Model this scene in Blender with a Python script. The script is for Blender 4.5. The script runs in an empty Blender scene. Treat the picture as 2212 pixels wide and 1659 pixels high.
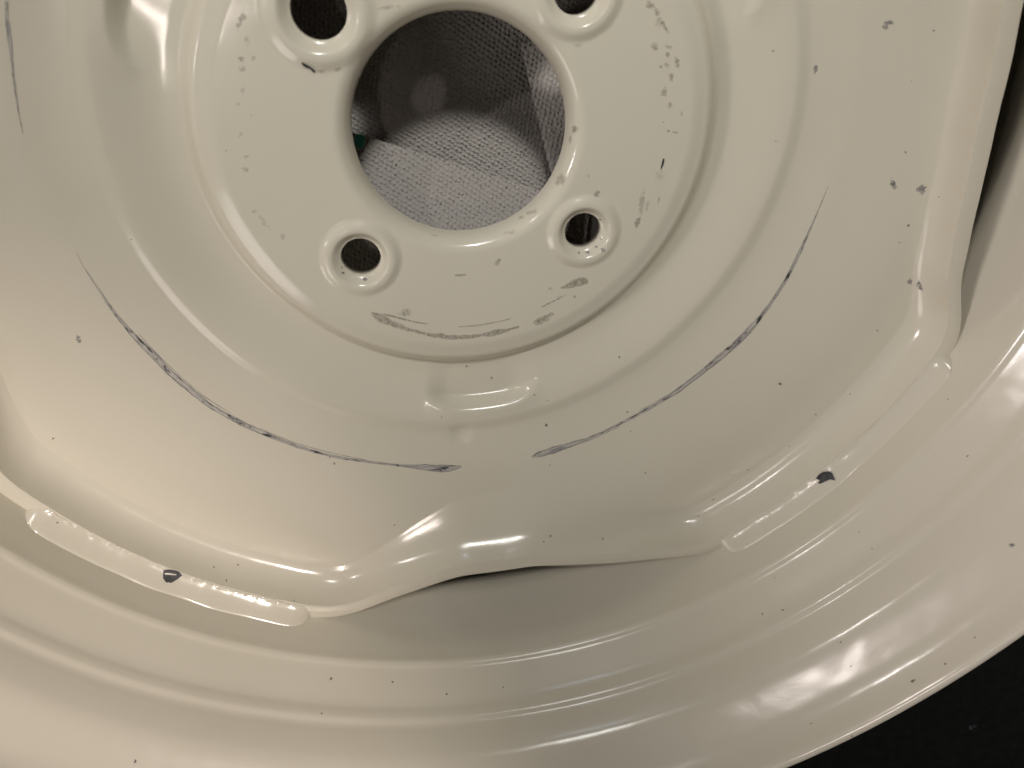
import bpy, math, random
import numpy as np
from mathutils import Matrix, Vector
from mathutils.bvhtree import BVHTree

# ---------------------------------------------------------------- camera, world, lamps, exposure
S = 0.77                                   # design units (bolt circle 0.065) -> metres
F = 1709.9; CX, CY = 1106.0, 829.5         # focal length / centre in units of a 2212 px wide picture
RV = np.array([0.5303, 0.1453, -0.0040]); TV = np.array([-0.0191, 0.0961, -0.3030])
_th = np.linalg.norm(RV); _k = RV / _th
_K = np.array([[0, -_k[2], _k[1]], [_k[2], 0, -_k[0]], [-_k[1], _k[0], 0]])
ROT = np.eye(3) + math.sin(_th) * _K + (1 - math.cos(_th)) * _K @ _K
CAM = -ROT.T @ TV
scene = bpy.context.scene
col = scene.collection
cd = bpy.data.cameras.new('camera'); cam = bpy.data.objects.new('camera', cd); col.objects.link(cam)
m4 = Matrix([list(r) for r in ROT.T]).to_4x4(); m4.translation = Vector(CAM * S)
cam.matrix_world = m4
cd.sensor_width = 36; cd.lens = F / 2212 * 36; cd.clip_start = 0.01; cd.clip_end = 50
cd.dof.use_dof = True; cd.dof.focus_distance = 0.27; cd.dof.aperture_fstop = 11
scene.camera = cam

w = bpy.data.worlds.new('World'); scene.world = w; w.use_nodes = True
nt = w.node_tree; bg = nt.nodes['Background']
bg.inputs['Color'].default_value = (1.0, 0.93, 0.84, 1); bg.inputs['Strength'].default_value = 0.035

def lamp(name, kind, loc, target, energy, color, size=0.1, size_y=None, **kw):
    l = bpy.data.lights.new(name, kind); l.energy = energy; l.color = color
    o = bpy.data.objects.new(name, l); col.objects.link(o); o.location = loc
    d = Vector(target) - Vector(loc); o.rotation_euler = d.to_track_quat('-Z', 'Y').to_euler()
    if kind == 'AREA':
        l.shape = 'RECTANGLE' if size_y else 'DISK'; l.size = size
        if size_y: l.size_y = size_y
    else: l.shadow_soft_size = size
    for k, v in kw.items(): setattr(l, k, v)
    return o
rad = math.radians
lamp('ceiling_lamp', 'AREA', (-0.26, 1.40, 1.38), (0, 0, 0), 3.4, (1.0, 0.99, 0.94), 0.26)
lamp('hub_fill_spot', 'SPOT', (-0.06, 1.42, 1.38), (0.00, 0.15, 0), 96, (1.0, 0.98, 0.93), 0.12, spot_size=rad(12.5), spot_blend=0.8)  # added spot that lifts pad and hub, not a known fixture
lamp('corner_lamp', 'AREA', (-1.15, 1.05, 1.35), (0, 0, 0), 2.8, (1.0, 0.92, 0.89), 0.05)
lamp('near_lamp', 'AREA', (-1.2, -1.2, 1.2), (0, 0, 0), 6.0, (1.0, 0.93, 0.86), 0.8)
lamp('window_light', 'AREA', (-0.40, 1.9, 1.0), (0, -0.1, 0), 0.7, (0.62, 0.80, 1.0), 0.30, 0.10)
lamp('left_fill_spot', 'SPOT', (-0.50, -0.10, 1.8), (-0.35, -0.21, 0.02), 48, (1.0, 0.87, 0.80), 0.11, spot_size=rad(21.5), spot_blend=0.45)  # added fill to brighten the left of the disc
lamp('lower_left_fill_spot', 'SPOT', (0.30, 0.35, 1.75), (-0.255, -0.275, 0.03), 57, (1.0, 0.88, 0.81), 0.04, spot_size=rad(15.6), spot_blend=0.22)  # added fill; its cone edge stands in for the photographer's shadow edge
lamp('lower_right_fill_spot', 'SPOT', (-0.30, 0.35, 1.75), (0.46, -0.33, 0.05), 75, (1.0, 0.89, 0.86), 0.20, spot_size=rad(18), spot_blend=0.7)  # added to brighten the lower right flange and lip
lamp('right_fill_spot', 'SPOT', (-1.60, 0.10, 1.12), (0.36, -0.03, 0.03), 80, (1.0, 0.91, 0.90), 0.22, spot_size=rad(13), spot_blend=0.8)  # made-up spot from the left, brightens only the wheel's right side

scene.view_settings.view_transform = 'Standard'; scene.view_settings.look = 'None'
scene.view_settings.exposure = 0.07; scene.view_settings.gamma = 1

# ---------------------------------------------------------------- helpers
rng = np.random.default_rng(7); random.seed(7)
def mesh_obj(name, V, Fq, mat, parent=None, smooth=True, attr=None, uv=None):
    me = bpy.data.meshes.new(name)
    V = np.asarray(V, float) * S; Fq = np.asarray(Fq, int)
    n = Fq.shape[1]
    me.vertices.add(len(V)); me.vertices.foreach_set('co', V.ravel())
    me.loops.add(Fq.size); me.loops.foreach_set('vertex_index', Fq.ravel())
    me.polygons.add(len(Fq)); me.polygons.foreach_set('loop_start', np.arange(len(Fq)) * n)
    me.polygons.foreach_set('loop_total', np.full(len(Fq), n))
    me.polygons.foreach_set('use_smooth', np.full(len(Fq), smooth))
    me.update(calc_edges=True); me.validate()
    if attr is not None:
        a = me.attributes.new('cover', 'FLOAT', 'POINT'); a.data.foreach_set('value', np.asarray(attr, float))
    if uv is not None:
        a = me.attributes.new('run', 'FLOAT_VECTOR', 'POINT'); a.data.foreach_set('vector', np.asarray(uv, float).ravel())
    me.materials.append(mat)
    o = bpy.data.objects.new(name, me); col.objects.link(o)
    if parent: o.parent = parent
    return o
def empty(name, loc=(0, 0, 0)):
    o = bpy.data.objects.new(name, None); col.objects.link(o); o.location = loc; return o
def sm(a, b, x):
    t = np.clip((x - a) / (b - a), 0, 1); return t * t * (3 - 2 * t)
def grid_faces(nr, nc, wrap):
    i = np.arange(nr - 1)[:, None]; j = np.arange(nc if wrap else nc - 1)[None, :]
    j2 = (j + 1) % nc
    return np.stack([i * nc + j, (i + 1) * nc + j, (i + 1) * nc + j2, i * nc + j2], -1).reshape(-1, 4)
def grid_normals(P, wrap):                  # P[nr,nc,3]
    du = np.gradient(P, axis=0)
    dv = (np.roll(P, -1, 1) - np.roll(P, 1, 1)) if wrap else np.gradient(P, axis=1)
    n = np.cross(du, dv); n /= np.linalg.norm(n, axis=-1, keepdims=True) + 1e-12
    return n
def noise1(n, scale, seed):                 # smooth periodic 1-D noise
    r = np.random.default_rng(seed); x = np.linspace(0, 1, n, endpoint=False); k = int(max(2, scale))
    c = r.normal(size=k); xp = np.arange(k + 1) / k; t = (x * k) % 1; i = (x * k).astype(int)
    t = t * t * (3 - 2 * t); return c[i % k] * (1 - t) + c[(i + 1) % k] * t

# ---------------------------------------------------------------- materials
def new_mat(name):
    m = bpy.data.materials.new(name); m.use_nodes = True; t = m.node_tree
    return m, t, t.nodes, t.links, t.nodes['Principled BSDF']
def paint():
    m, t, N, L, b = new_mat('cream_gloss_paint')
    tc = N.new('ShaderNodeTexCoord')
    n1 = N.new('ShaderNodeTexNoise'); n1.inputs['Scale'].default_value = 9; n1.inputs['Detail'].default_value = 3
    L.new(tc.outputs['Object'], n1.inputs['Vector'])
    r = N.new('ShaderNodeValToRGB'); r.color_ramp.elements[0].position = .35; r.color_ramp.elements[1].position = .65
    r.color_ramp.elements[0].color = (0.642, 0.603, 0.497, 1); r.color_ramp.elements[1].color = (0.667, 0.627, 0.522, 1)
    L.new(n1.outputs['Fac'], r.inputs['Fac']); L.new(r.outputs['Color'], b.inputs['Base Color'])
    b.inputs['Roughness'].default_value = 0.16; b.inputs['IOR'].default_value = 1.52
    n2 = N.new('ShaderNodeTexNoise'); n2.inputs['Scale'].default_value = 75; n2.inputs['Detail'].default_value = 1
    L.new(tc.outputs['Object'], n2.inputs['Vector'])
    n3 = N.new('ShaderNodeTexNoise'); n3.inputs['Scale'].default_value = 700; n3.inputs['Detail'].default_value = 1
    L.new(tc.outputs['Object'], n3.inputs['Vector'])
    bp = N.new('ShaderNodeBump'); bp.inputs['Strength'].default_value = .35; bp.inputs['Distance'].default_value = .0006
    L.new(n2.outputs['Fac'], bp.inputs['Height'])
    b2 = N.new('ShaderNodeBump'); b2.inputs['Strength'].default_value = .08; b2.inputs['Distance'].default_value = .0001
    L.new(n3.outputs['Fac'], b2.inputs['Height']); L.new(bp.outputs['Normal'], b2.inputs['Normal'])
    L.new(b2.outputs['Normal'], b.inputs['Normal'])
    return m
PAINT = paint()
def wear(name, ca, cb, scale, lo, hi, rough=.6, metal=0., stretch=None, top=1., amp=1.6):
    """worn-through patches: 'cover' fades to the edge, noise breaks it up"""
    m, t, N, L, b = new_mat(name)
    tc = N.new('ShaderNodeTexCoord'); mp = N.new('ShaderNodeMapping'); L.new(tc.outputs['Object'], mp.inputs['Vector'])
    if stretch: mp.inputs['Rotation'].default_value = (0, 0, stretch[1]); mp.inputs['Scale'].default_value = (stretch[0], 1, 1)
    n = N.new('ShaderNodeTexNoise'); n.inputs['Scale'].default_value = scale; n.inputs['Detail'].default_value = 4; n.inputs['Roughness'].default_value = .65
    L.new(mp.outputs['Vector'], n.inputs['Vector'])
    at = N.new('ShaderNodeAttribute'); at.attribute_name = 'cover'
    ad = N.new('ShaderNodeMath'); ad.operation = 'MULTIPLY_ADD'; ad.inputs[1].default_value = 1.0
    s = N.new('ShaderNodeMath'); s.operation = 'MULTIPLY_ADD'; s.inputs[1].default_value = amp; s.inputs[2].default_value = -amp / 2
    L.new(n.outputs['Fac'], s.inputs[0]); L.new(at.outputs['Fac'], ad.inputs[0]); L.new(s.outputs[0], ad.inputs[2])
    mr = N.new('ShaderNodeMapRange'); mr.inputs['From Min'].default_value = lo; mr.inputs['From Max'].default_value = hi; mr.inputs['To Max'].default_value = top
    L.new(ad.outputs[0], mr.inputs['Value'])
    n2 = N.new('ShaderNodeTexNoise'); n2.inputs['Scale'].default_value = scale * .6; n2.inputs['Detail'].default_value = 3
    L.new(mp.outputs['Vector'], n2.inputs['Vector'])
    r = N.new('ShaderNodeValToRGB'); r.color_ramp.elements[0].position = .38; r.color_ramp.elements[1].position = .62
    r.color_ramp.elements[0].color = (*ca, 1); r.color_ramp.elements[1].color = (*cb, 1)
    L.new(n2.outputs['Fac'], r.inputs['Fac']); L.new(r.outputs['Color'], b.inputs['Base Color'])
    b.inputs['Roughness'].default_value = rough; b.inputs['Metallic'].default_value = metal
    tr = N.new('ShaderNodeBsdfTransparent'); mx = N.new('ShaderNodeMixShader')
    L.new(mr.outputs['Result'], mx.inputs['Fac']); L.new(tr.outputs[0], mx.inputs[1]); L.new(b.outputs[0], mx.inputs[2])
    L.new(mx.outputs[0], N['Material Output'].inputs['Surface'])
    return m
def scrape(name):
    m, t, N, L, b = new_mat(name)
    at = N.new('ShaderNodeAttribute'); at.attribute_name = 'run'; cv = N.new('ShaderNodeAttribute'); cv.attribute_name = 'cover'
    sep = N.new('ShaderNodeSeparateXYZ'); L.new(at.outputs['Vector'], sep.inputs[0])
    def noise(sx, sy, detail, seed):
        mp = N.new('ShaderNodeMapping'); mp.inputs['Scale'].default_value = (sx, sy, 0); mp.inputs['Location'].default_value = (seed, seed * .7, seed)
        L.new(at.outputs['Vector'], mp.inputs['Vector']); n = N.new('ShaderNodeTexNoise'); n.inputs['Scale'].default_value = 1; n.inputs['Detail'].default_value = detail
        n.inputs['Roughness'].default_value = .7; L.new(mp.outputs['Vector'], n.inputs['Vector']); return n.outputs['Fac']
    def ramp(src, stops):
        r = N.new('ShaderNodeValToRGB'); r.color_ramp.elements[0].position = stops[0][0]; r.color_ramp.elements[0].color = (*stops[0][1], 1)
        r.color_ramp.elements[1].position = stops[-1][0]; r.color_ramp.elements[1].color = (*stops[-1][1], 1)
        for p, c in stops[1:-1]:
            e = r.color_ramp.elements.new(p); e.color = (*c, 1)
        L.new(src, r.inputs['Fac']); return r.outputs['Color']
    def math_(op, a, b_, c_=None):
        n = N.new('ShaderNodeMath'); n.operation = op
        for i, v in enumerate((a, b_, c_)):
            if v is None: continue
            if isinstance(v, (int, float)): n.inputs[i].default_value = v
            else: L.new(v, n.inputs[i])
        return n.outputs[0]
    streak = noise(2.2, 2.6, 5, 3.1); blot = noise(3.4, .7, 4, 9.7); gap = noise(5.5, 1.8, 5, 5.3)
    c1 = ramp(streak, [(.33, (.16, .158, .165)), (.44, (.31, .30, .295)), (.54, (.56, .53, .47))])
    edge = math_('ABSOLUTE', sep.outputs['Y'], 0); ef = N.new('ShaderNodeMapRange'); ef.inputs['From Min'].default_value = .55; ef.inputs['From Max'].default_value = .85; L.new(edge, ef.inputs['Value'])
    mx = N.new('ShaderNodeMix'); mx.data_type = 'RGBA'; L.new(math_('MULTIPLY', ef.outputs[0], .7), mx.inputs['Factor']); L.new(c1, mx.inputs['A']); mx.inputs['B'].default_value = (.16, .15, .16, 1)
    bf = N.new('ShaderNodeMapRange'); bf.inputs['From Min'].default_value = .54; bf.inputs['From Max'].default_value = .60; L.new(blot, bf.inputs['Value'])
    mx2 = N.new('ShaderNodeMix'); mx2.data_type = 'RGBA'; L.new(bf.outputs[0], mx2.inputs['Factor']); L.new(mx.outputs['Result'], mx2.inputs['A']); mx2.inputs['B'].default_value = (.04, .041, .046, 1)
    L.new(mx2.outputs['Result'], b.inputs['Base Color']); b.inputs['Roughness'].default_value = .5
    al = math_('ADD', math_('ADD', cv.outputs['Fac'], math_('MULTIPLY_ADD', gap, 2.6, -1.3)), math_('MULTIPLY_ADD', sep.outputs['Z'], .5, -.25))
    mr = N.new('ShaderNodeMapRange'); mr.inputs['From Min'].default_value = .25; mr.inputs['From Max'].default_value = .85; mr.inputs['To Max'].default_value = .92; L.new(al, mr.inputs['Value'])
    tr = N.new('ShaderNodeBsdfTransparent'); ms = N.new('ShaderNodeMixShader')
    L.new(mr.outputs[0], ms.inputs['Fac']); L.new(tr.outputs[0], ms.inputs[1]); L.new(b.outputs[0], ms.inputs[2]); L.new(ms.outputs[0], N['Material Output'].inputs['Surface'])
    return m
M_SCRATCH = scrape('scraped_steel_streaks')
M_SCUFF = wear('brown_scuff', (0.17, 0.14, 0.11), (0.34, 0.29, 0.235), 1000, .25, 1.7, .7, top=.70, amp=2.2)
M_CHIP = wear('chip_to_dark_steel', (0.010, 0.010, 0.012), (0.04, 0.04, 0.045), 700, .05, .2, .5)
M_GREY = wear('chip_to_primer', (0.14, 0.14, 0.15), (0.40, 0.38, 0.36), 1100, .35, 1.2, .6, top=.9, amp=3.2)
M_SPECK = wear('speck', (0.09, 0.08, 0.07), (0.26, 0.23, 0.20), 800, .15, .9, .6, top=.72)
def simple(name, c, rough, spec=.5):
    m, t, N, L, b = new_mat(name); b.inputs['Base Color'].default_value = (*c, 1); b.inputs['Roughness'].default_value = rough
    b.inputs['Specular IOR Level'].default_value = spec
    return m

# ---------------------------------------------------------------- pressed disc as a height field over (r, angle)
def d2(a): return (a + 180) % 360 - 180
# slot edges: radius against degrees, four of them
SL = [(-86, [-24, -20, -17, -13, -8, -4, 6, 13, 21, 25, 28], [.2340, .2334, .2278, .2165, .2075, .2022, .2017, .2090, .2204, .2282, .2340]),
      (6, [-27, -24.5, -21, -14, -8, -2, 9, 15, 20, 26], [.2340, .2275, .2160, .2070, .2025, .2000, .2010, .2080, .2200, .2340]),
      (95, [-27, -21, -14, -8, 0, 8, 14, 21, 27], [.2340, .2180, .2070, .2025, .2005, .2025, .2070, .2180, .2340]),
      (-174, [-26, -20, -14, -8, 0, 8, 15, 21, 25, 29], [.2340, .2180, .2070, .2025, .2000, .2010, .2070, .2170, .2260, .2340])]
def redge(deg):
    out = np.full(deg.shape, .2340)
    for c, xs, ys in SL:
        d = d2(deg - c); out = np.minimum(out, np.interp(d, xs, ys, left=.2340, right=.2340))
    return out
_T = np.linspace(-180, 180, 3601); _E = redge(_T)
_k = np.hanning(75); _k /= _k.sum(); _E = np.convolve(np.r_[_E[-51:-1], _E, _E[1:51]], _k, 'same')[50:-50]
def re(deg): return np.interp(d2(deg), _T, _E)
def slotness(deg):
    return np.clip((.2340 - re(deg)) / .031, 0, 1)
_k2 = np.hanning(101); _k2 /= _k2.sum(); _S = np.clip((.2340 - _E) / .031, 0, 1); _S = np.convolve(np.r_[_S[-101:-1], _S, _S[1:101]], _k2, 'same')[100:-100]
def wallrun(deg):                            # how far the turned-up flange reaches in from the edge
    s = np.interp(d2(deg), _T, _S); bot = sm(34, 12, np.abs(d2(deg + 90)))
    run = .0120 * (1 - s) + (.0042 + .024 * bot) * s
    return run
def zedge(deg): return .0208 - .0012 * slotness(deg)
LUGS = [(.065, 141.0, .0098), (.065, -129.0, .0081), (.065, -38.0, .0078), (.065, 51.0, .0086)]
LUGP = [(r * math.cos(math.radians(a)), r * math.sin(math.radians(a)), h) for r, a, h in LUGS]
NUBS = [-84.5, 156, 36]
def ztop(r, deg):
    x = r * np.cos(np.radians(deg)); y = r * np.sin(np.radians(deg))
    # rolled lip of the centre hole
    t = np.clip((.0492 - r) / .0075, 0, 1); z = -.0105 * (1 - np.sqrt(np.clip(1 - t ** 2.2, 0, 1)))
    # mounting pad falls to the groove and rises again to the shoulder
    z = z - .0016 * sm(.0900, .0985, r) - .0076 * sm(.0970, .1048, r)
    pocket = np.zeros_like(r); dn = np.full(r.shape, 99.)
    for c in NUBS:
        d = np.abs(d2(deg - c)); ds = d2(deg - c); pk = np.where(ds < 0, sm(13.5, 7.5, d), sm(13.5, 5.5, d)) if c < 0 else sm(18, 3, d); pocket = np.maximum(pocket, pk); dn = np.minimum(dn, d)
    rise = .0058 * sm(.1085, .1375, r)
    dr = .0045 * np.clip(dn / 13, 0, 1.1) ** 4
    rise_p = .0060 * sm(.1222, .1292, r + dr) - .0010 * sm(.100, .110, r) * sm(.1275, .1215, r + dr)
    z = z + rise * (1 - pocket) + rise_p * pocket
    wob = .0012 * np.sin(np.radians(deg * 3 + 40))
    z = z - .0014 * sm(.1325 + wob, .1400 + wob, r) + .0024 * sm(.139, .162, r) + .0075 * sm(.148, .208, r)
    for c in NUBS:
        px, py = .1415 * math.cos(math.radians(c - 5)), .1415 * math.sin(math.radians(c - 5))
        z = z - .0009 * np.exp(-(((x - px) ** 2 + (y - py) ** 2) / .0048 ** 2) ** 1.5)
    # flange turned up to the rim
    e = re(deg); w_ = wallrun(deg); t = np.clip((r - (e - w_)) / w_, 0, 1)
    base = z
    wall = .18 * t + .42 * t ** 2.2 + .40 * t ** 6; wall = wall * sm(0, .14, t)
    z = base + (zedge(deg) - base) * wall
    # raised seat round every wheel-bolt hole
    for px, py, h in LUGP:
        d = np.hypot(x - px, y - py); k = h / .008
        z = z + .0016 * sm(.0170 * k, .0126 * k, d) - .0032 * sm(.0118 * k, .0080 * k, d)
    # slight unevenness of pressed steel
    z = z + .00025 * np.sin(x * 61 + 1) * np.cos(y * 47) + .0002 * np.sin(x * 23 - y * 31)
    return z
TH = .0056
def build_disc(parent):
    a1 = np.linspace(-190, 62, 1150, endpoint=False); a2 = np.linspace(62, 170, 160, endpoint=False)
    ang = np.r_[a1, a2]
    # fixed radii inside, stretched ones near the outer edge
    R1 = np.r_[np.linspace(.0418, .0507, 22)[:-1], np.linspace(.0507, .0925, 66)[:-1], np.linspace(.0925, .146, 96)[:-1]]
    T2 = np.r_[np.linspace(0, .62, 46)[:-1], np.linspace(.62, 1, 62)]
    E = re(ang)
    rr = np.concatenate([np.repeat(R1[:, None], len(ang), 1), .146 + (E[None] - .146) * T2[:, None]])
    AA = np.repeat(ang[None], rr.shape[0], 0)
    X = rr * np.cos(np.radians(AA)); Y = rr * np.sin(np.radians(AA))
    d_all = np.full(X.shape, 9.)
    hid = np.zeros(X.shape, int)
    for i, (px, py, h) in enumerate(LUGP):
        d = np.hypot(X - px, Y - py) / h
        m = d < d_all; d_all[m] = d[m]; hid[m] = i
    inside = d_all < 1
    # snap the inner ring of each hole onto its circle
    fq = grid_faces(rr.shape[0], rr.shape[1], True)
    ins = inside.ravel(); keep = ~ins[fq].all(1)
    used = np.zeros(ins.size, bool); used[fq[keep].ravel()] = True
    sn = (used & ins).reshape(X.shape)
    for i, (px, py, h) in enumerate(LUGP):
        m = sn & (hid == i); dx = X[m] - px; dy = Y[m] - py; dd = np.hypot(dx, dy) + 1e-9
        X[m] = px + dx / dd * h; Y[m] = py + dy / dd * h
    R_ = np.hypot(X, Y); A_ = np.degrees(np.arctan2(Y, X))
    Z = ztop(R_, A_)
    rng2 = np.random.default_rng(3)
    # sheared edge is slightly ragged
    rag = noise1(len(ang), 500, 4) * .00007 + noise1(len(ang), 160, 5) * .00008
    P = np.stack([X, Y, Z], -1); n = grid_normals(P, True)
    n[n[..., 2] < 0] *= -1
    B = P - n * TH
    rad_ = np.stack([np.cos(np.radians(ang)), np.sin(np.radians(ang)), np.full(len(ang), -.02)], -1)
    for kk in range(8):
        f_ = 1 - kk / 8; q_ = -n[-1 - kk] * (1 - f_) + rad_ * f_; B[-1 - kk] = P[-1 - kk] + q_ / np.linalg.norm(q_, axis=-1, keepdims=True) * (TH + (.0078 - TH) * f_)
    for kk in range(6):
        f_ = (1 - kk / 6) ** 1.5
        B[-1 - kk, :, 0] += f_ * .3 * rag * np.cos(np.radians(ang)); P[-1 - kk, :, 0] += f_ * rag * np.cos(np.radians(ang)); P[-1 - kk, :, 1] += f_ * rag * np.sin(np.radians(ang))
    for i, (px, py, h) in enumerate(LUGP):    # hole walls straight down
        m = sn & (hid == i); B[m] = P[m] + np.array([0, 0, -TH])
    # edge bevel: pull the first/last ring a little
    nv = P.shape[0] * P.shape[1]; nc = len(ang)
    ft = fq[keep][:, ::-1] if False else fq[keep]
    fb = fq[keep][:, ::-1] + nv
    # walls along hub hole and outer edge with a rounded middle row
    V = [P.reshape(-1, 3), B.reshape(-1, 3)]; Fs = [ft, fb]
    base = 2 * nv
    for row, out in ((0, -1), (P.shape[0] - 1, 1)):
        top = P[row]; bot = B[row]
        tang = P[row] - P[row - out * 1 if out == 1 else 1]
        tang /= np.linalg.norm(tang, axis=-1, keepdims=True) + 1e-9
        dirv = tang
        rows = []
        for f_, push in ((0.0, 0.0), (.06, .00018), (.5, .00028), (.92, .00012), (1.0, -.0001)):
            rows.append(top * (1 - f_) + bot * f_ + dirv * push)
        W = np.stack(rows, 0); V.append(W.reshape(-1, 3))
        fw = grid_faces(5, nc, True) + base
        if out == -1: fw = fw[:, ::-1]
        Fs.append(fw); base += 5 * nc
    # bolt hole walls
    ed = {}
    fk = fq[keep]
    for a, b_ in ((0, 1), (1, 2), (2, 3), (3, 0)):
        pass
    e = np.concatenate([fk[:, [0, 1]], fk[:, [1, 2]], fk[:, [2, 3]], fk[:, [3, 0]]])
    snf = sn.ravel(); e = e[snf[e[:, 0]] & snf[e[:, 1]]]
    key = np.sort(e, 1); u, idx, cnt = np.unique(key, axis=0, return_index=True, return_counts=True)
    e = e[idx[cnt == 1]]
    Fs.append(np.stack([e[:, 1], e[:, 0], e[:, 0] + nv, e[:, 1] + nv], 1))
    V = np.concatenate(V); Fa = np.concatenate(Fs)
    o = mesh_obj('disc', V, Fa, PAINT, parent)
    return o, P, ft

# ---------------------------------------------------------------- rim (lathe), seen from its deep side
RP = [(.2600, -.075), (.2560, -.045), (.2480, -.028), (.2405, -.014), (.2368, -.0065), (.2354, -.0015), (.2360, .0035), (.2386, .0105), (.2418, .0220), (.2442, .0370), (.2447, .0410), (.2456, .0426), (.2472, .0442), (.2505, .0490), (.2550, .0556), (.2566, .0584), (.2574, .0610), (.2584, .0632),
      (.2603, .0652), (.2612, .0668), (.2620, .0690), (.2636, .0728), (.2652, .0760), (.2664, .0780), (.2680, .0800), (.2705, .0825), (.2760, .0876), (.2810, .0925), (.2840, .0965), (.2862, .1010), (.2876, .1050), (.2888, .1070), (.2903, .1080), (.2920, .1079), (.2932, .1068), (.2938, .1040), (.2936, .1000), (.2926, .0975), (.2910, .0972), (.2904, .0980), (.2895, .0960), (.2870, .0920),
      (.2820, .0860), (.2765, .0810), (.2715, .0760), (.2680, .0700), (.2630, .0600), (.2540, .0480), (.2485, .0400), (.2458, .0240), (.2428, .0130), (.2405, .0040), (.2404, -.0035), (.2445, -.0140), (.2520, -.0270), (.2600, -.0440), (.2640, -.075)]
RIMW = ([-.0015, .0035, .0105, .022, .037], [.2354, .2360, .2386, .2418, .2442])
def catmull(P, n):
    P = np.array(P); out = []
    Q = np.vstack([2 * P[0] - P[1], P, 2 * P[-1] - P[-2]])
    for i in range(1, len(Q) - 2):
        p0, p1, p2, p3 = Q[i - 1:i + 3]
        for t in np.linspace(0, 1, n, endpoint=False):
            # damped tangents avoid overshoot
            m1 = (p2 - p0) * .42; m2 = (p3 - p1) * .42
            L = np.linalg.norm(p2 - p1); m1 *= min(1, L / (np.linalg.norm(m1) + 1e-9)); m2 *= min(1, L / (np.linalg.norm(m2) + 1e-9))
            h = t * t * t; s = t * t
            out.append((2 * h - 3 * s + 1) * p1 + (h - 2 * s + t) * m1 + (-2 * h + 3 * s) * p2 + (h - s) * m2)
    out.append(P[-1]); return np.array(out)
def build_rim(parent):
    pr = catmull(RP, 5); n = 900
    # front half: mirrored flare down to the floor
    fr = np.array([(.2600, -.0755), (.2605, -.086), (.262, -.094), (.266, -.108), (.280, -.116), (.2895, -.1195), (.2900, -.117), (.270, -.108), (.2665, -.098), (.2650, -.088), (.2640, -.0755)])
    a = np.linspace(0, 2 * np.pi, n, endpoint=False)
    pr = np.vstack([pr, fr[::-1]])
    r = pr[:, 0][:, None] + 0 * a; z = pr[:, 1][:, None] + 0 * a
    # slight unevenness of rolled steel
    r = r + .00018 * np.sin(5 * a + 1)[None] + .0001 * np.sin(11 * a)[None]
    V = np.stack([r * np.cos(a), r * np.sin(a), z], -1)
    f = grid_faces(len(pr), n, True)
    m = len(pr)                       # close the profile loop
    j = np.arange(n); fc = np.stack([(m - 1) * n + j, j, (j + 1) % n, (m - 1) * n + (j + 1) % n], 1)
    f = np.vstack([f, fc])[:, ::-1]
    return mesh_obj('rim', V.reshape(-1, 3), f, PAINT, parent), V, f

def build_bead(parent, a0, a1, seed, label=None):
    n = 420; A = np.linspace(a0, a1, n); t = np.linspace(0, 1, n)
    end = np.clip(np.minimum(t, 1 - t) / .07, 0, 1); end = np.sqrt(1 - (1 - end) ** 2)
    w1 = noise1(n, 12, seed) * .0003 + noise1(n, 46, seed + 1) * .00008
    w2 = noise1(n, 9, seed + 2) * .0003
    hh = noise1(n, 12, seed + 3) * .00010
    E = re(A)
    rows = []
    K = 18
    for k in range(K):
        s = k / (K - 1)
        ri = E + .0004 + w1; zi = zedge(A) + .0001
        zo = zedge(A) + (.0072 + w2) * end; ro = np.interp(zo, *RIMW) + .0006
        r = ri + (ro - ri) * s; z = zi + (zo - zi) * s ** 1.8
        bul = math.sin(math.pi * s) ** .55
        z = z + bul * (.0004 + .6 * hh) * end - (1 - end) * .0025; r = r - bul * (.0008 + hh * .6) * end
        z = z + (noise1(n, 120, seed + 20 + k // 2) * .00006 + noise1(n, 60, seed + 50) * .00006) * math.exp(-((s - .10) / .09) ** 2) * end
        if k == 0: z = z - .0025
        if k == K - 1: r = r + .001
        rows.append(np.stack([r * np.cos(np.radians(A)), r * np.sin(np.radians(A)), z], -1))
    V = np.stack(rows, 0); f = grid_faces(K, n, False)
    return mesh_obj('weld_bead', V.reshape(-1, 3), f, PAINT, parent), V, f

wheel = empty('steel_wheel')
wheel['label'] = 'cream painted steel wheel with scratched disc, four bolt holes and a round centre hole'
wheel['category'] = 'wheel'
disc, DP, DF = build_disc(wheel)
rim, RPv, RF = build_rim(wheel)
beads = [build_bead(wheel, a, b, 10 + i * 7) for i, (a, b) in enumerate([(-56.5, -22.5), (-140.5, -108.0), (35, 67), (125, 155)])]

# ---------------------------------------------------------------- ray casting through the picture, used to lay wear on the surfaces
def flip_up(f): return f
tv = [DP.reshape(-1, 3), RPv.reshape(-1, 3)] + [b[1].reshape(-1, 3) for b in beads[:2]]
tf = [DF, RF] + [b[2] for b in beads[:2]]
off = 0; av = []; af = []
for v, f in zip(tv, tf):
    av.append(v); af.append(f + off); off += len(v)
BV = BVHTree.FromPolygons([tuple(v) for v in np.concatenate(av).tolist()], np.concatenate(af).tolist())
def ray(u, v):
    d = np.array([(u - CX) / F, -(v - CY) / F, -1.]) @ ROT
    return Vector(CAM), Vector(d).normalized()
def hit(u, v, lift=.00012):
    o, d = ray(u, v); loc, n, i, dist = BV.ray_cast(o, d)
    if loc is None: return None
    if n.dot(d) > 0: n = -n
    return np.array(loc) + np.array(n) * lift
def on_plane(u, v, z):
    o, d = ray(u, v); s = (z - o.z) / d.z; return np.array(o + d * s)
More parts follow.
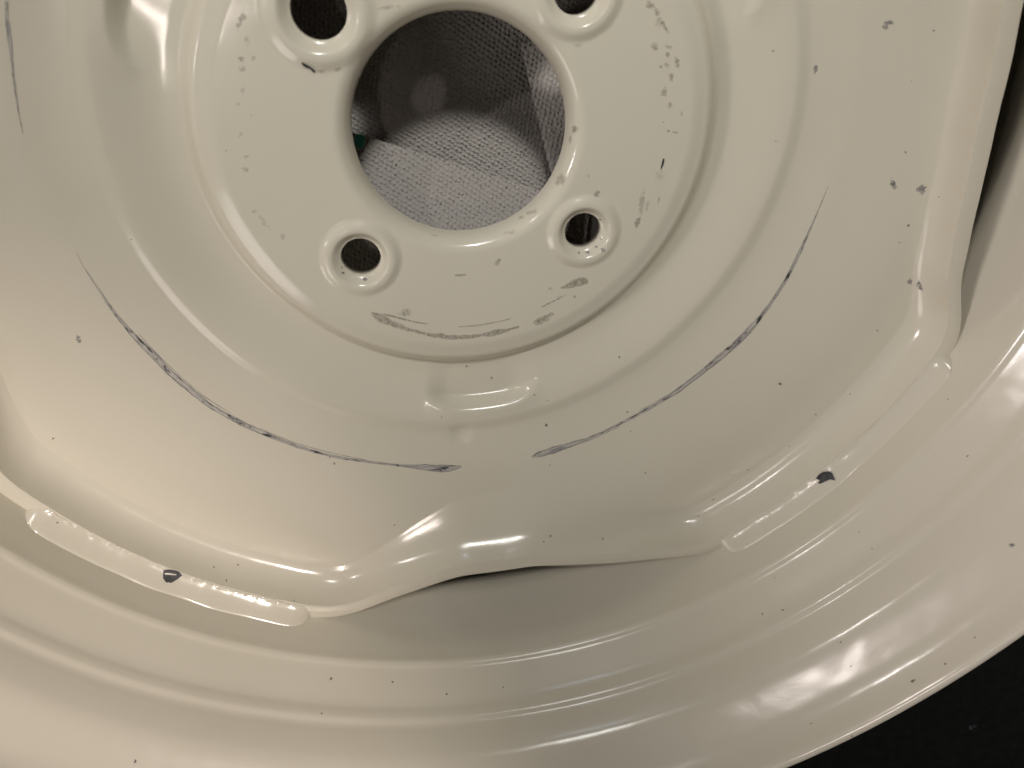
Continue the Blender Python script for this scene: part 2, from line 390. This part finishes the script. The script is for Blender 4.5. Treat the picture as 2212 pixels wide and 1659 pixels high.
def patch(name, pts_rows, cover, mat, parent, lift=.00012):
    nr, nc = len(pts_rows), len(pts_rows[0]); V = []
    for row in pts_rows:
        for u, v in row:
            h = hit(u, v, lift)
            if h is None: return None
            V.append(h)
    V = np.array(V)
    G = V.reshape(nr, nc, 3); el = np.linalg.norm(np.diff(G, axis=1), axis=-1).ravel()
    if el.max() > 9 * np.median(el) + .002: return None
    return V, grid_faces(nr, nc, False), cover
def smooth_path(pts, step=5):
    pts = np.array(pts, float); seg = np.r_[0, np.cumsum(np.hypot(*np.diff(pts[:, :2], axis=0).T))]
    n = max(4, int(seg[-1] / step)); s = np.linspace(0, seg[-1], n)
    q = catmull(pts, 12); sq = np.r_[0, np.cumsum(np.hypot(*np.diff(q[:, :2], axis=0).T))]
    s = np.linspace(0, sq[-1], n)
    return np.stack([np.interp(s, sq, q[:, i]) for i in range(q.shape[1])], 1)
def ribbon(pts, strength=1., jit=.25, edge=.25, step=4):
    q = smooth_path(pts, step); d = np.gradient(q[:, :2], axis=0); d /= np.linalg.norm(d, axis=1, keepdims=True) + 1e-9
    nrm = np.stack([-d[:, 1], d[:, 0]], 1); n = len(q)
    j1 = noise1(n, n / 3, int(pts[0][0]) + 1) * jit * .3; j2 = noise1(n, n / 3, int(pts[0][0]) + 2) * jit * .3
    rows = []; cov = []
    ks = [-1, -.6, -.2, .2, .6, 1]
    for k in ks:
        wv = q[:, 2] * .5 * (1 + (j1 if k < 0 else j2)) * k
        rows.append((q[:, :2] + nrm * wv[:, None]).tolist()); cov.append(np.full(n, edge if abs(k) == 1 else 1.) * strength)
    cov = np.array(cov); cov[:, 0] *= .3; cov[:, -1] *= .3
    sl = np.r_[0, np.cumsum(np.hypot(*np.diff(q[:, :2], axis=0).T))] / 100
    uv = np.stack([np.stack([sl, np.full(n, k), q[:, 2] / 12], 1) for k in ks])
    return rows, cov.ravel(), uv.reshape(-1, 3)
def blob(x, y, a, b, rot=0, strength=1., rag=.25, seed=0):
    r = np.random.default_rng(int(x * 7 + y * 13) + seed); nr, nc = 5, 22; th = np.linspace(0, 2 * np.pi, nc)
    rr = 1 + rag * (np.sin(2 * th + r.uniform(0, 6)) * .4 + np.sin(3 * th + r.uniform(0, 6)) * .4 + np.sin(5 * th + r.uniform(0, 6)) * .3)
    c, s = math.cos(math.radians(rot)), math.sin(math.radians(rot)); rows = []; cov = []
    for k in range(nr):
        f = max(.02, k / (nr - 1)); px = a * .5 * f * rr * np.cos(th); py = b * .5 * f * rr * np.sin(th)
        rows.append(np.stack([x + c * px - s * py, y + s * px + c * py], 1).tolist()); cov.append(np.full(nc, strength * (1 - f ** 2.5)))
    return rows, np.array(cov).ravel()
def add(name, item, mat, parent=wheel, label=None):
    res = patch(name, item[0], item[1], mat, parent, .0004 if mat is M_CHIP else .00012)
    if res is None: print('skipped', name, item[0][0][0]); return None
    o = mesh_obj(name, res[0], res[1], mat, parent, attr=res[2], uv=item[2] if len(item) > 2 else None)
    if label: o['label'] = label
    return o

# long scratches on the disc
add('scratch', ribbon([(165, 545, 1), (180, 575, 2), (210, 620, 4), (240, 665, 7), (280, 715, 9), (330, 765, 12), (360, 798, 13), (400, 833, 12), (430, 858, 12), (460, 880, 10), (520, 913, 11), (580, 940, 10), (640, 963, 7), (700, 981, 6), (750, 991, 6), (800, 998, 5), (860, 1005, 6), (900, 1008, 10), (940, 1011, 15), (975, 1011, 13), (998, 1007, 3)]), M_SCRATCH, label='long curved scratch left of the bottom slot')
add('scratch', ribbon([(1148, 987, 3), (1165, 981, 12), (1190, 974, 14), (1230, 961, 10), (1280, 943, 6), (1330, 920, 6), (1390, 889, 7), (1440, 860, 7), (1470, 840, 9), (1520, 801, 8), (1560, 767, 11), (1600, 731, 12), (1640, 688, 9), (1670, 647, 7), (1700, 600, 8), (1725, 550, 7), (1742, 513, 5), (1765, 460, 3), (1790, 400, 1)]), M_SCRATCH, label='long curved scratch right of the bottom slot')
add('scratch', ribbon([(14, 2, 9), (15, 40, 8), (20, 75, 11), (25, 120, 7), (31, 180, 6), (40, 240, 4), (50, 290, 2)], .85), M_SCRATCH, label='scratch at the far left of the disc')
for pts in ([(300, 722, 2), (345, 770, 2.5), (400, 822, 2), (450, 862, 2.5), (500, 893, 1.5)], [(232, 655, 1.5), (285, 728, 2), (340, 785, 2), (395, 838, 1.5)], [(560, 925, 1.5), (640, 957, 2), (720, 979, 2), (790, 993, 1.5)],
            [(1500, 822, 2), (1555, 779, 2.5), (1600, 740, 2), (1640, 698, 1.5)], [(1380, 888, 1.5), (1450, 848, 2), (1510, 803, 2), (1560, 758, 1.5)], [(1215, 972, 1.5), (1275, 950, 2), (1340, 921, 1.5)]):
    add('scratch', ribbon(pts, .8, .3, .5, 3), M_SCRATCH)
# black chips on the weld line
def poly_patch(pts, strength=1.):
    p = np.array(pts + [pts[0]], float); c = p[:-1].mean(0); q = []
    for i in range(len(p) - 1):
        for t in (0, .5): q.append(p[i] * (1 - t) + p[i + 1] * t)
    q.append(q[0]); q = np.array(q); rows = []; cov = []
    for f in (.02, .4, .75, .93, 1.):
        rows.append((c + (q - c) * f).tolist()); cov.append(np.full(len(q), strength if f < .95 else .15))
    return rows, np.array(cov).ravel()
add('paint_chip', poly_patch([(353, 1232), (360, 1230), (367, 1230), (380, 1233), (388, 1237), (394, 1242), (388, 1247), (383, 1251), (370, 1259), (364, 1258), (358, 1258), (352, 1249), (352, 1240)]), M_CHIP, label='black chip on the left weld')
add('paint_chip', poly_patch([(1762, 1033), (1768, 1025), (1777, 1019), (1790, 1018), (1797, 1021), (1803, 1033), (1805, 1038), (1797, 1034), (1785, 1039), (1772, 1045), (1766, 1043), (1771, 1038)]), M_CHIP, label='black chip on the right weld')
r_ = patch('x', *ribbon([(356, 1239, 3), (366, 1239, 4), (381, 1241, 2)], 1, 0, 1, 3)[:2], None, None, lift=.0006)
if r_: mesh_obj('paint_sliver', r_[0], r_[1], PAINT, wheel)
# grey chips
for x, y, a, b, rot in [(1913, 55, 14, 18, 30), (1924, 48, 12, 15, -20), (1762, 149, 10, 17, 0), (1929, 397, 13, 24, -25), (1990, 409, 24, 18, -35), (1965, 608, 9, 12, 20), (1987, 618, 12, 20, -20), (168, 729, 10, 9, 0), (171, 736, 9, 10, 0), (2186, 1177, 16, 10, -20)]:
    add('paint_chip', blob(x, y, a * 1.25, b * 1.25, rot, 1.05), M_GREY, label='small grey chip in the cream paint')
# brown scuffs on the mounting pad
for x, y, a, b, rot, s in [(524, 38, 20, 26, 20, .95), (516, 54, 16, 18, 30, .9), (534, 88, 20, 26, 0, .5), (521, 127, 20, 16, 20, .8), (523, 150, 18, 18, 0, .85), (548, 126, 12, 16, 20, .6), (524, 195, 14, 20, 20, .6), (515, 224, 14, 12, 0, .5), (519, 291, 14, 12, 0, .6), (533, 338, 16, 8, -20, .7), (530, 366, 20, 12, 30, .8), (543, 248, 8, 8, 0, .6), (549, 456, 14, 14, 40, .6), (570, 480, 50, 14, 50, .5), (610, 510, 24, 16, 50, .6),
                           (695, 154, 26, 12, 0, .75), (730, 149, 18, 14, 0, .8), (835, 17, 44, 14, -8, .8), (862, 14, 16, 10, 0, .6), (1247, 98, 26, 9, 8, .65),
                           (1404, 10, 22, 24, 0, .95), (1420, 26, 18, 24, 0, .85), (1425, 48, 28, 22, 30, .7), (1437, 60, 10, 34, -30, .9), (1415, 100, 22, 26, 0, .8), (1442, 118, 13, 12, 0, 1.1), (1444, 102, 20, 14, 0, .8), (1462, 131, 14, 20, 0, .95), (1464, 143, 12, 14, 0, .9), (1440, 142, 14, 18, 0, .7), (1427, 144, 8, 8, 0, .9), (1450, 166, 13, 22, 0, 1.0), (1435, 198, 16, 26, 10, .95), (1447, 228, 12, 20, 0, .85), (1443, 283, 10, 8, 0, .95), (1458, 286, 16, 8, 0, .85), (1473, 245, 8, 16, 0, .7), (1433, 264, 6, 5, 0, 1.),
                           (1377, 480, 14, 30, 15, 1.1), (1386, 440, 16, 70, 10, .75), (1398, 445, 10, 40, 10, .6), (1423, 432, 9, 22, 10, .7), (1425, 378, 30, 30, 0, .45),
                           (1242, 279, 18, 20, 0, 1.1), (1232, 300, 8, 22, 10, .8), (1289, 419, 20, 18, 0, .9), (1271, 380, 8, 10, 0, .8), (1211, 388, 26, 40, 25, .85), (1150, 458, 34, 12, -20, .8), (1128, 470, 26, 9, -15, .8), (1103, 501, 34, 12, -15, .6), (1060, 487, 40, 9, -10, .7), (938, 508, 22, 8, 10, .6),
                           (875, 676, 36, 22, 0, .8), (1075, 566, 14, 22, 20, 1.0), (1170, 695, 46, 14, -20, .9), (1212, 640, 30, 10, -10, .5), (1190, 624, 26, 12, 0, .5), (1242, 640, 12, 6, -20, 1.)]:
    add('scuff', blob(x, y, a, b, rot, s), M_SCUFF)
for pts, s in [([(800, 674, 4), (812, 682, 16), (830, 692, 18), (855, 702, 15), (880, 711, 9), (915, 720, 7), (944, 725, 12), (987, 728, 13), (1020, 726, 9), (1047, 722, 9), (1067, 719, 16), (1090, 714, 9), (1123, 705, 5)], .95),
               ([(827, 678, 4), (860, 686, 5), (895, 695, 4), (926, 700, 3)], .95), ([(988, 706, 3), (1027, 703, 4), (1060, 698, 3), (1104, 688, 3)], .85),
               ([(1150, 697, 4), (1170, 688, 11), (1197, 675, 8)], .85), ([(1167, 664, 3), (1192, 652, 4), (1217, 640, 3)], .9),
               ([(1210, 622, 5), (1235, 616, 15), (1255, 609, 20), (1272, 609, 12)], 1.0), ([(980, 595, 2), (994, 594, 5), (1008, 593, 2)], .9)]:
    add('scuff', ribbon(pts, s, .6, .3), M_SCUFF)
add('scratch', ribbon([(652, 135, 3), (662, 142, 6), (670, 145, 4), (680, 155, 6)], 1.1), M_CHIP, label='short black scratch beside the top left bolt hole')
add('scratch', ribbon([(1433, 342, 3), (1431, 352, 4), (1427, 365, 2)], 1.), M_CHIP, label='short thin black scratch on the mounting pad')
# bare metal where the lip of the centre hole is chipped
add('paint_chip', ribbon([(1206, 342, 4), (1203, 356, 9), (1197, 372, 12), (1188, 387, 11), (1178, 397, 5)], 1.15, .8, .3, 3), M_GREY, label='chipped bare metal on the lip of the centre hole')
add('paint_chip', ribbon([(1201, 358, 5), (1195, 374, 8), (1187, 386, 6)], 1.2, .8, .3, 3), M_CHIP, label='black chip on the lip of the centre hole')
for x, y, a in [(640, 40, 5), (639, 52, 6), (657, 72, 6), (664, 79, 6), (738, 578, 6), (765, 598, 10), (788, 603, 10), (741, 590, 6), (1296, 474, 5), (1302, 498, 5), (1298, 515, 5), (1288, 533, 6), (1270, 545, 7), (1250, 546, 6), (1302, 540, 9)]:
    add('paint_chip', blob(x, y, a * 1.5, a * 1.1, 30, 1.1), M_GREY)
# specks all over, joined: nobody could count them
SP = [(393, 99, 4), (488, 325, 4), (546, 439, 5), (284, 517, 4), (459, 372, 3), (1670, 110, 6), (1987, 126, 6), (1968, 176, 4), (1999, 229, 5), (1956, 329, 7), (2050, 333, 4), (2028, 425, 5), (1962, 487, 9), (1943, 524, 5), (1718, 498, 4), (1676, 305, 4), (1787, 295, 4), (2017, 66, 6),
      (1884, 666, 4), (1685, 829, 9), (1793, 881, 5), (1762, 895, 5), (1860, 774, 5), (1895, 714, 6), (2115, 843, 6), (2090, 985, 7), (1948, 912, 6), (2048, 863, 5), (1972, 869, 4), (1836, 851, 4), (1575, 1055, 5), (1541, 1079, 5), (1650, 1015, 6), (1616, 1015, 5), (1723, 962, 5), (1705, 964, 4), (1849, 930, 5), (1893, 911, 5),
      (1062, 816, 8), (1008, 791, 7), (1338, 771, 7), (1355, 890, 6), (1180, 918, 9), (1154, 853, 5), (1173, 861, 4), (1183, 865, 4), (1158, 839, 4), (1362, 931, 5), (1410, 950, 6), (1394, 1021, 6), (1191, 1026, 6), (1187, 1005, 4), (879, 623, 5), (954, 900, 4), (1049, 830, 4),
      (852, 1134, 5), (759, 1168, 5), (1189, 1158, 8), (1193, 1149, 5), (1174, 1170, 5), (1230, 1159, 5), (1302, 1164, 7), (965, 1499, 8), (848, 1473, 7), (1083, 1470, 5), (1087, 1485, 5), (794, 1244, 5),
      (1508, 1114, 5), (1833, 1117, 5), (1856, 1149, 5), (1878, 1158, 5), (1884, 1186, 5), (1562, 1246, 5), (1674, 1248, 4), (1647, 1326, 7), (1691, 1318, 7), (1818, 1287, 5), (1816, 1387, 6), (1752, 1493, 5), (1752, 1563, 5), (1825, 1569, 5), (1838, 1439, 5), (1892, 1401, 4), (2106, 1377, 7), (1972, 1471, 13), (2042, 1434, 8),
      (660, 1144, 5), (514, 1220, 7), (489, 1254, 7), (462, 1225, 6), (612, 1336, 6), (635, 1298, 5), (652, 1399, 6), (715, 1466, 9), (591, 1537, 5), (695, 1541, 6), (292, 1645, 10), (124, 1129, 7), (357, 1384, 5), (254, 1179, 4), (610, 1191, 4), (115, 947, 6), (722, 1001, 7), (713, 988, 5), (293, 1011, 4), (1910, 1557, 9), (1895, 1565, 12), (1878, 1573, 9), (1745, 1638, 8), (1762, 1630, 7), (1730, 1647, 7), (1840, 1590, 6), (2022, 1500, 5)]
V = []; Fq = []; C = []; o_ = 0
for i_, (x, y, a) in enumerate(SP):
    if a <= 6 and i_ % 2 == 0: continue
    res = patch('s', *blob(x, y, a * .95, a * random.uniform(.5, .8), random.uniform(0, 180), 1.1), None, None)
    if res is None: continue
    V.append(res[0]); Fq.append(res[1] + o_); C.append(res[2]); o_ += len(res[0])
sp = mesh_obj('dirt_specks', np.concatenate(V), np.concatenate(Fq), M_SPECK, wheel, attr=np.concatenate(C)); sp['kind'] = 'stuff'

# ---------------------------------------------------------------- textured paper towel under the centre hole
def towel_mat():
    m, t, N, L, b = new_mat('embossed_paper')
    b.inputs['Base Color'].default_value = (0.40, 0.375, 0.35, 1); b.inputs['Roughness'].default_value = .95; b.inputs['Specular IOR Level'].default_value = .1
    tc = N.new('ShaderNodeTexCoord'); n = N.new('ShaderNodeTexNoise'); n.inputs['Scale'].default_value = 900; n.inputs['Detail'].default_value = 4
    L.new(tc.outputs['Object'], n.inputs['Vector']); bp = N.new('ShaderNodeBump'); bp.inputs['Strength'].default_value = .5; bp.inputs['Distance'].default_value = .0004
    L.new(n.outputs['Fac'], bp.inputs['Height']); L.new(bp.outputs['Normal'], b.inputs['Normal'])
    return m
M_TOWEL = towel_mat()
def emboss(x, y, seed=1):
    """diagonal rows of small raised grains with pin pits between them"""
    p = .0023; c, s = math.cos(.45), math.sin(.45); u = (x * c + y * s) / p; v = (-x * s + y * c) / (p * .78)
    out = np.zeros_like(x); iu = np.floor(u); iv = np.floor(v)
    for du in (-1, 0, 1):
        for dv in (-1, 0, 1):
            a = iu + du; b_ = iv + dv
            h1 = np.modf(np.abs(np.sin(a * 127.1 + b_ * 311.7 + seed) * 43758.5))[0]; h2 = np.modf(np.abs(np.sin(a * 269.5 + b_ * 183.3 + seed) * 24634.6))[0]
            cx_ = a + .5 + (h1 - .5) * .35 + .5 * (b_ % 2); cy_ = b_ + .5 + (h2 - .5) * .35
            out = out + (.45 + .8 * h1) * np.exp(-(((u - cx_) / .26) ** 2 + ((v - cy_) / .30) ** 2)) - 1.5 * h2 * np.exp(-(((u - cx_ - .5) / .15) ** 2 + ((v - cy_) / .17) ** 2))
    return out
def towel_sheet(parent, corners, nx, ny, zfun, seed, amp=.00065):
    c = np.array(corners, float); s = np.linspace(0, 1, nx); t = np.linspace(0, 1, ny); Sg, Tg = np.meshgrid(s, t)
    P = ((1 - Sg) * (1 - Tg))[..., None] * c[0] + (Sg * (1 - Tg))[..., None] * c[1] + (Sg * Tg)[..., None] * c[2] + ((1 - Sg) * Tg)[..., None] * c[3]
    x, y = P[..., 0], P[..., 1]
    z = P[..., 2] + zfun(x, y) + amp * emboss(x, y, seed)
    return mesh_obj('towel_sheet', np.stack([x, y, z], -1).reshape(-1, 3), grid_faces(ny, nx, False)[:, ::-1], M_TOWEL, parent)
towel = empty('paper_towel', (0, 0, 0)); towel['label'] = 'folded white embossed paper towel seen through the centre hole of the wheel'; towel['category'] = 'paper towel'
ZT = -.054
wav = lambda x, y: .0012 * np.sin(x * 40 + y * 25) + .0008 * np.sin(y * 70 - x * 20)
towel_sheet(towel, [(-.15, -.15, ZT - .003), (.15, -.15, ZT - .003), (.15, .13, ZT - .003), (-.15, .13, ZT - .003)], 260, 260, wav, 4)
towel_sheet(towel, [(-.066, -.080, ZT), (.066, -.080, ZT), (.066, .052, ZT), (-.066, .052, ZT)], 620, 620, wav, 1)
pa = on_plane(740, 281, ZT + .009); pb = on_plane(1190, 417, ZT + .009)
d_ = (pb - pa) / np.linalg.norm(pb - pa); perp = np.array([d_[1], -d_[0], 0])
q0 = pa - d_ * .012; q1 = pb + d_ * .012
towel_sheet(towel, [tuple(q0 + perp * .07 + np.array([0, 0, .022])), tuple(q1 + perp * .07 + np.array([0, 0, .022])), tuple(q1), tuple(q0)], 520, 300, wav, 2)
ra = on_plane(1128, 120, ZT + .010); rb = on_plane(1184, 350, ZT + .010)
d_ = (rb - ra) / np.linalg.norm(rb - ra); perp = np.array([-d_[1], d_[0], 0]);
if perp[0] < 0: perp = -perp
q0 = ra - d_ * .005; q1 = rb + d_ * .02
towel_sheet(towel, [tuple(q0), tuple(q1), tuple(q1 + perp * .06 + np.array([0, 0, .012])), tuple(q0 + perp * .06 + np.array([0, 0, .012]))], 260, 220, wav, 3)

# green dot printed on the towel
cpt = on_plane(777, 305, ZT + .0128); th = np.linspace(0, 2 * np.pi, 25)[:-1]
gd = np.vstack([[cpt], np.stack([cpt[0] + .0022 * np.cos(th) * (1 + .15 * np.sin(3 * th)), cpt[1] + .0030 * np.sin(th), np.full(24, cpt[2])], 1)])
gf = np.array([[0, 1 + i, 1 + (i + 1) % 24] for i in range(24)])
mesh_obj('green_mark', gd, gf, simple('green_ink', (.05, .33, .24), .8), towel)

# ---------------------------------------------------------------- dark table top
def table_mat():
    m, t, N, L, b = new_mat('black_table_top')
    tc = N.new('ShaderNodeTexCoord'); n = N.new('ShaderNodeTexNoise'); n.inputs['Scale'].default_value = 160; n.inputs['Detail'].default_value = 6
    L.new(tc.outputs['Object'], n.inputs['Vector']); r = N.new('ShaderNodeValToRGB'); r.color_ramp.elements[0].position = .4; r.color_ramp.elements[1].position = .75
    r.color_ramp.elements[0].color = (.0035, .004, .004, 1); r.color_ramp.elements[1].color = (.008, .009, .0085, 1)
    L.new(n.outputs['Fac'], r.inputs['Fac']); L.new(r.outputs['Color'], b.inputs['Base Color']); b.inputs['Roughness'].default_value = .6; b.inputs['Specular IOR Level'].default_value = .15
    return m
n = 60; g = np.linspace(-1.2, 1.2, n); gx, gy = np.meshgrid(g, g)
gz = np.full(gx.shape, -.1205)
fl = mesh_obj('table_top', np.stack([gx, gy, gz], -1).reshape(-1, 3), grid_faces(n, n, False)[:, ::-1], table_mat()); fl['kind'] = 'structure'
V = []; Fq = []; o_ = 0
for x, y, a in [(2097, 1572, 7), (2106, 1569, 4), (1985, 1569, 2), (1931, 1612, 2), (2160, 1500, 2), (2045, 1625, 2), (2190, 1610, 3), (2140, 1540, 1.5), (2010, 1640, 2), (1960, 1585, 3)]:
    c = on_plane(x, y, -.1203); th = np.linspace(0, 2 * np.pi, 9)[:-1]; k = a * .00012
    top = c + np.array([0, 0, k * .5]); ring = np.stack([c[0] + k * np.cos(th) * rng.uniform(.6, 1.3, 8), c[1] + k * np.sin(th) * rng.uniform(.6, 1.3, 8), np.full(8, c[2])], 1)
    V.append(np.vstack([[top], ring])); Fq.append(np.array([[0, 1 + q, 1 + (q + 1) % 8] for q in range(8)]) + o_); o_ += 9
du = mesh_obj('dust_specks', np.concatenate(V), np.concatenate(Fq), simple('grey_dust', (.30, .31, .36), .9), fl); du['kind'] = 'stuff'
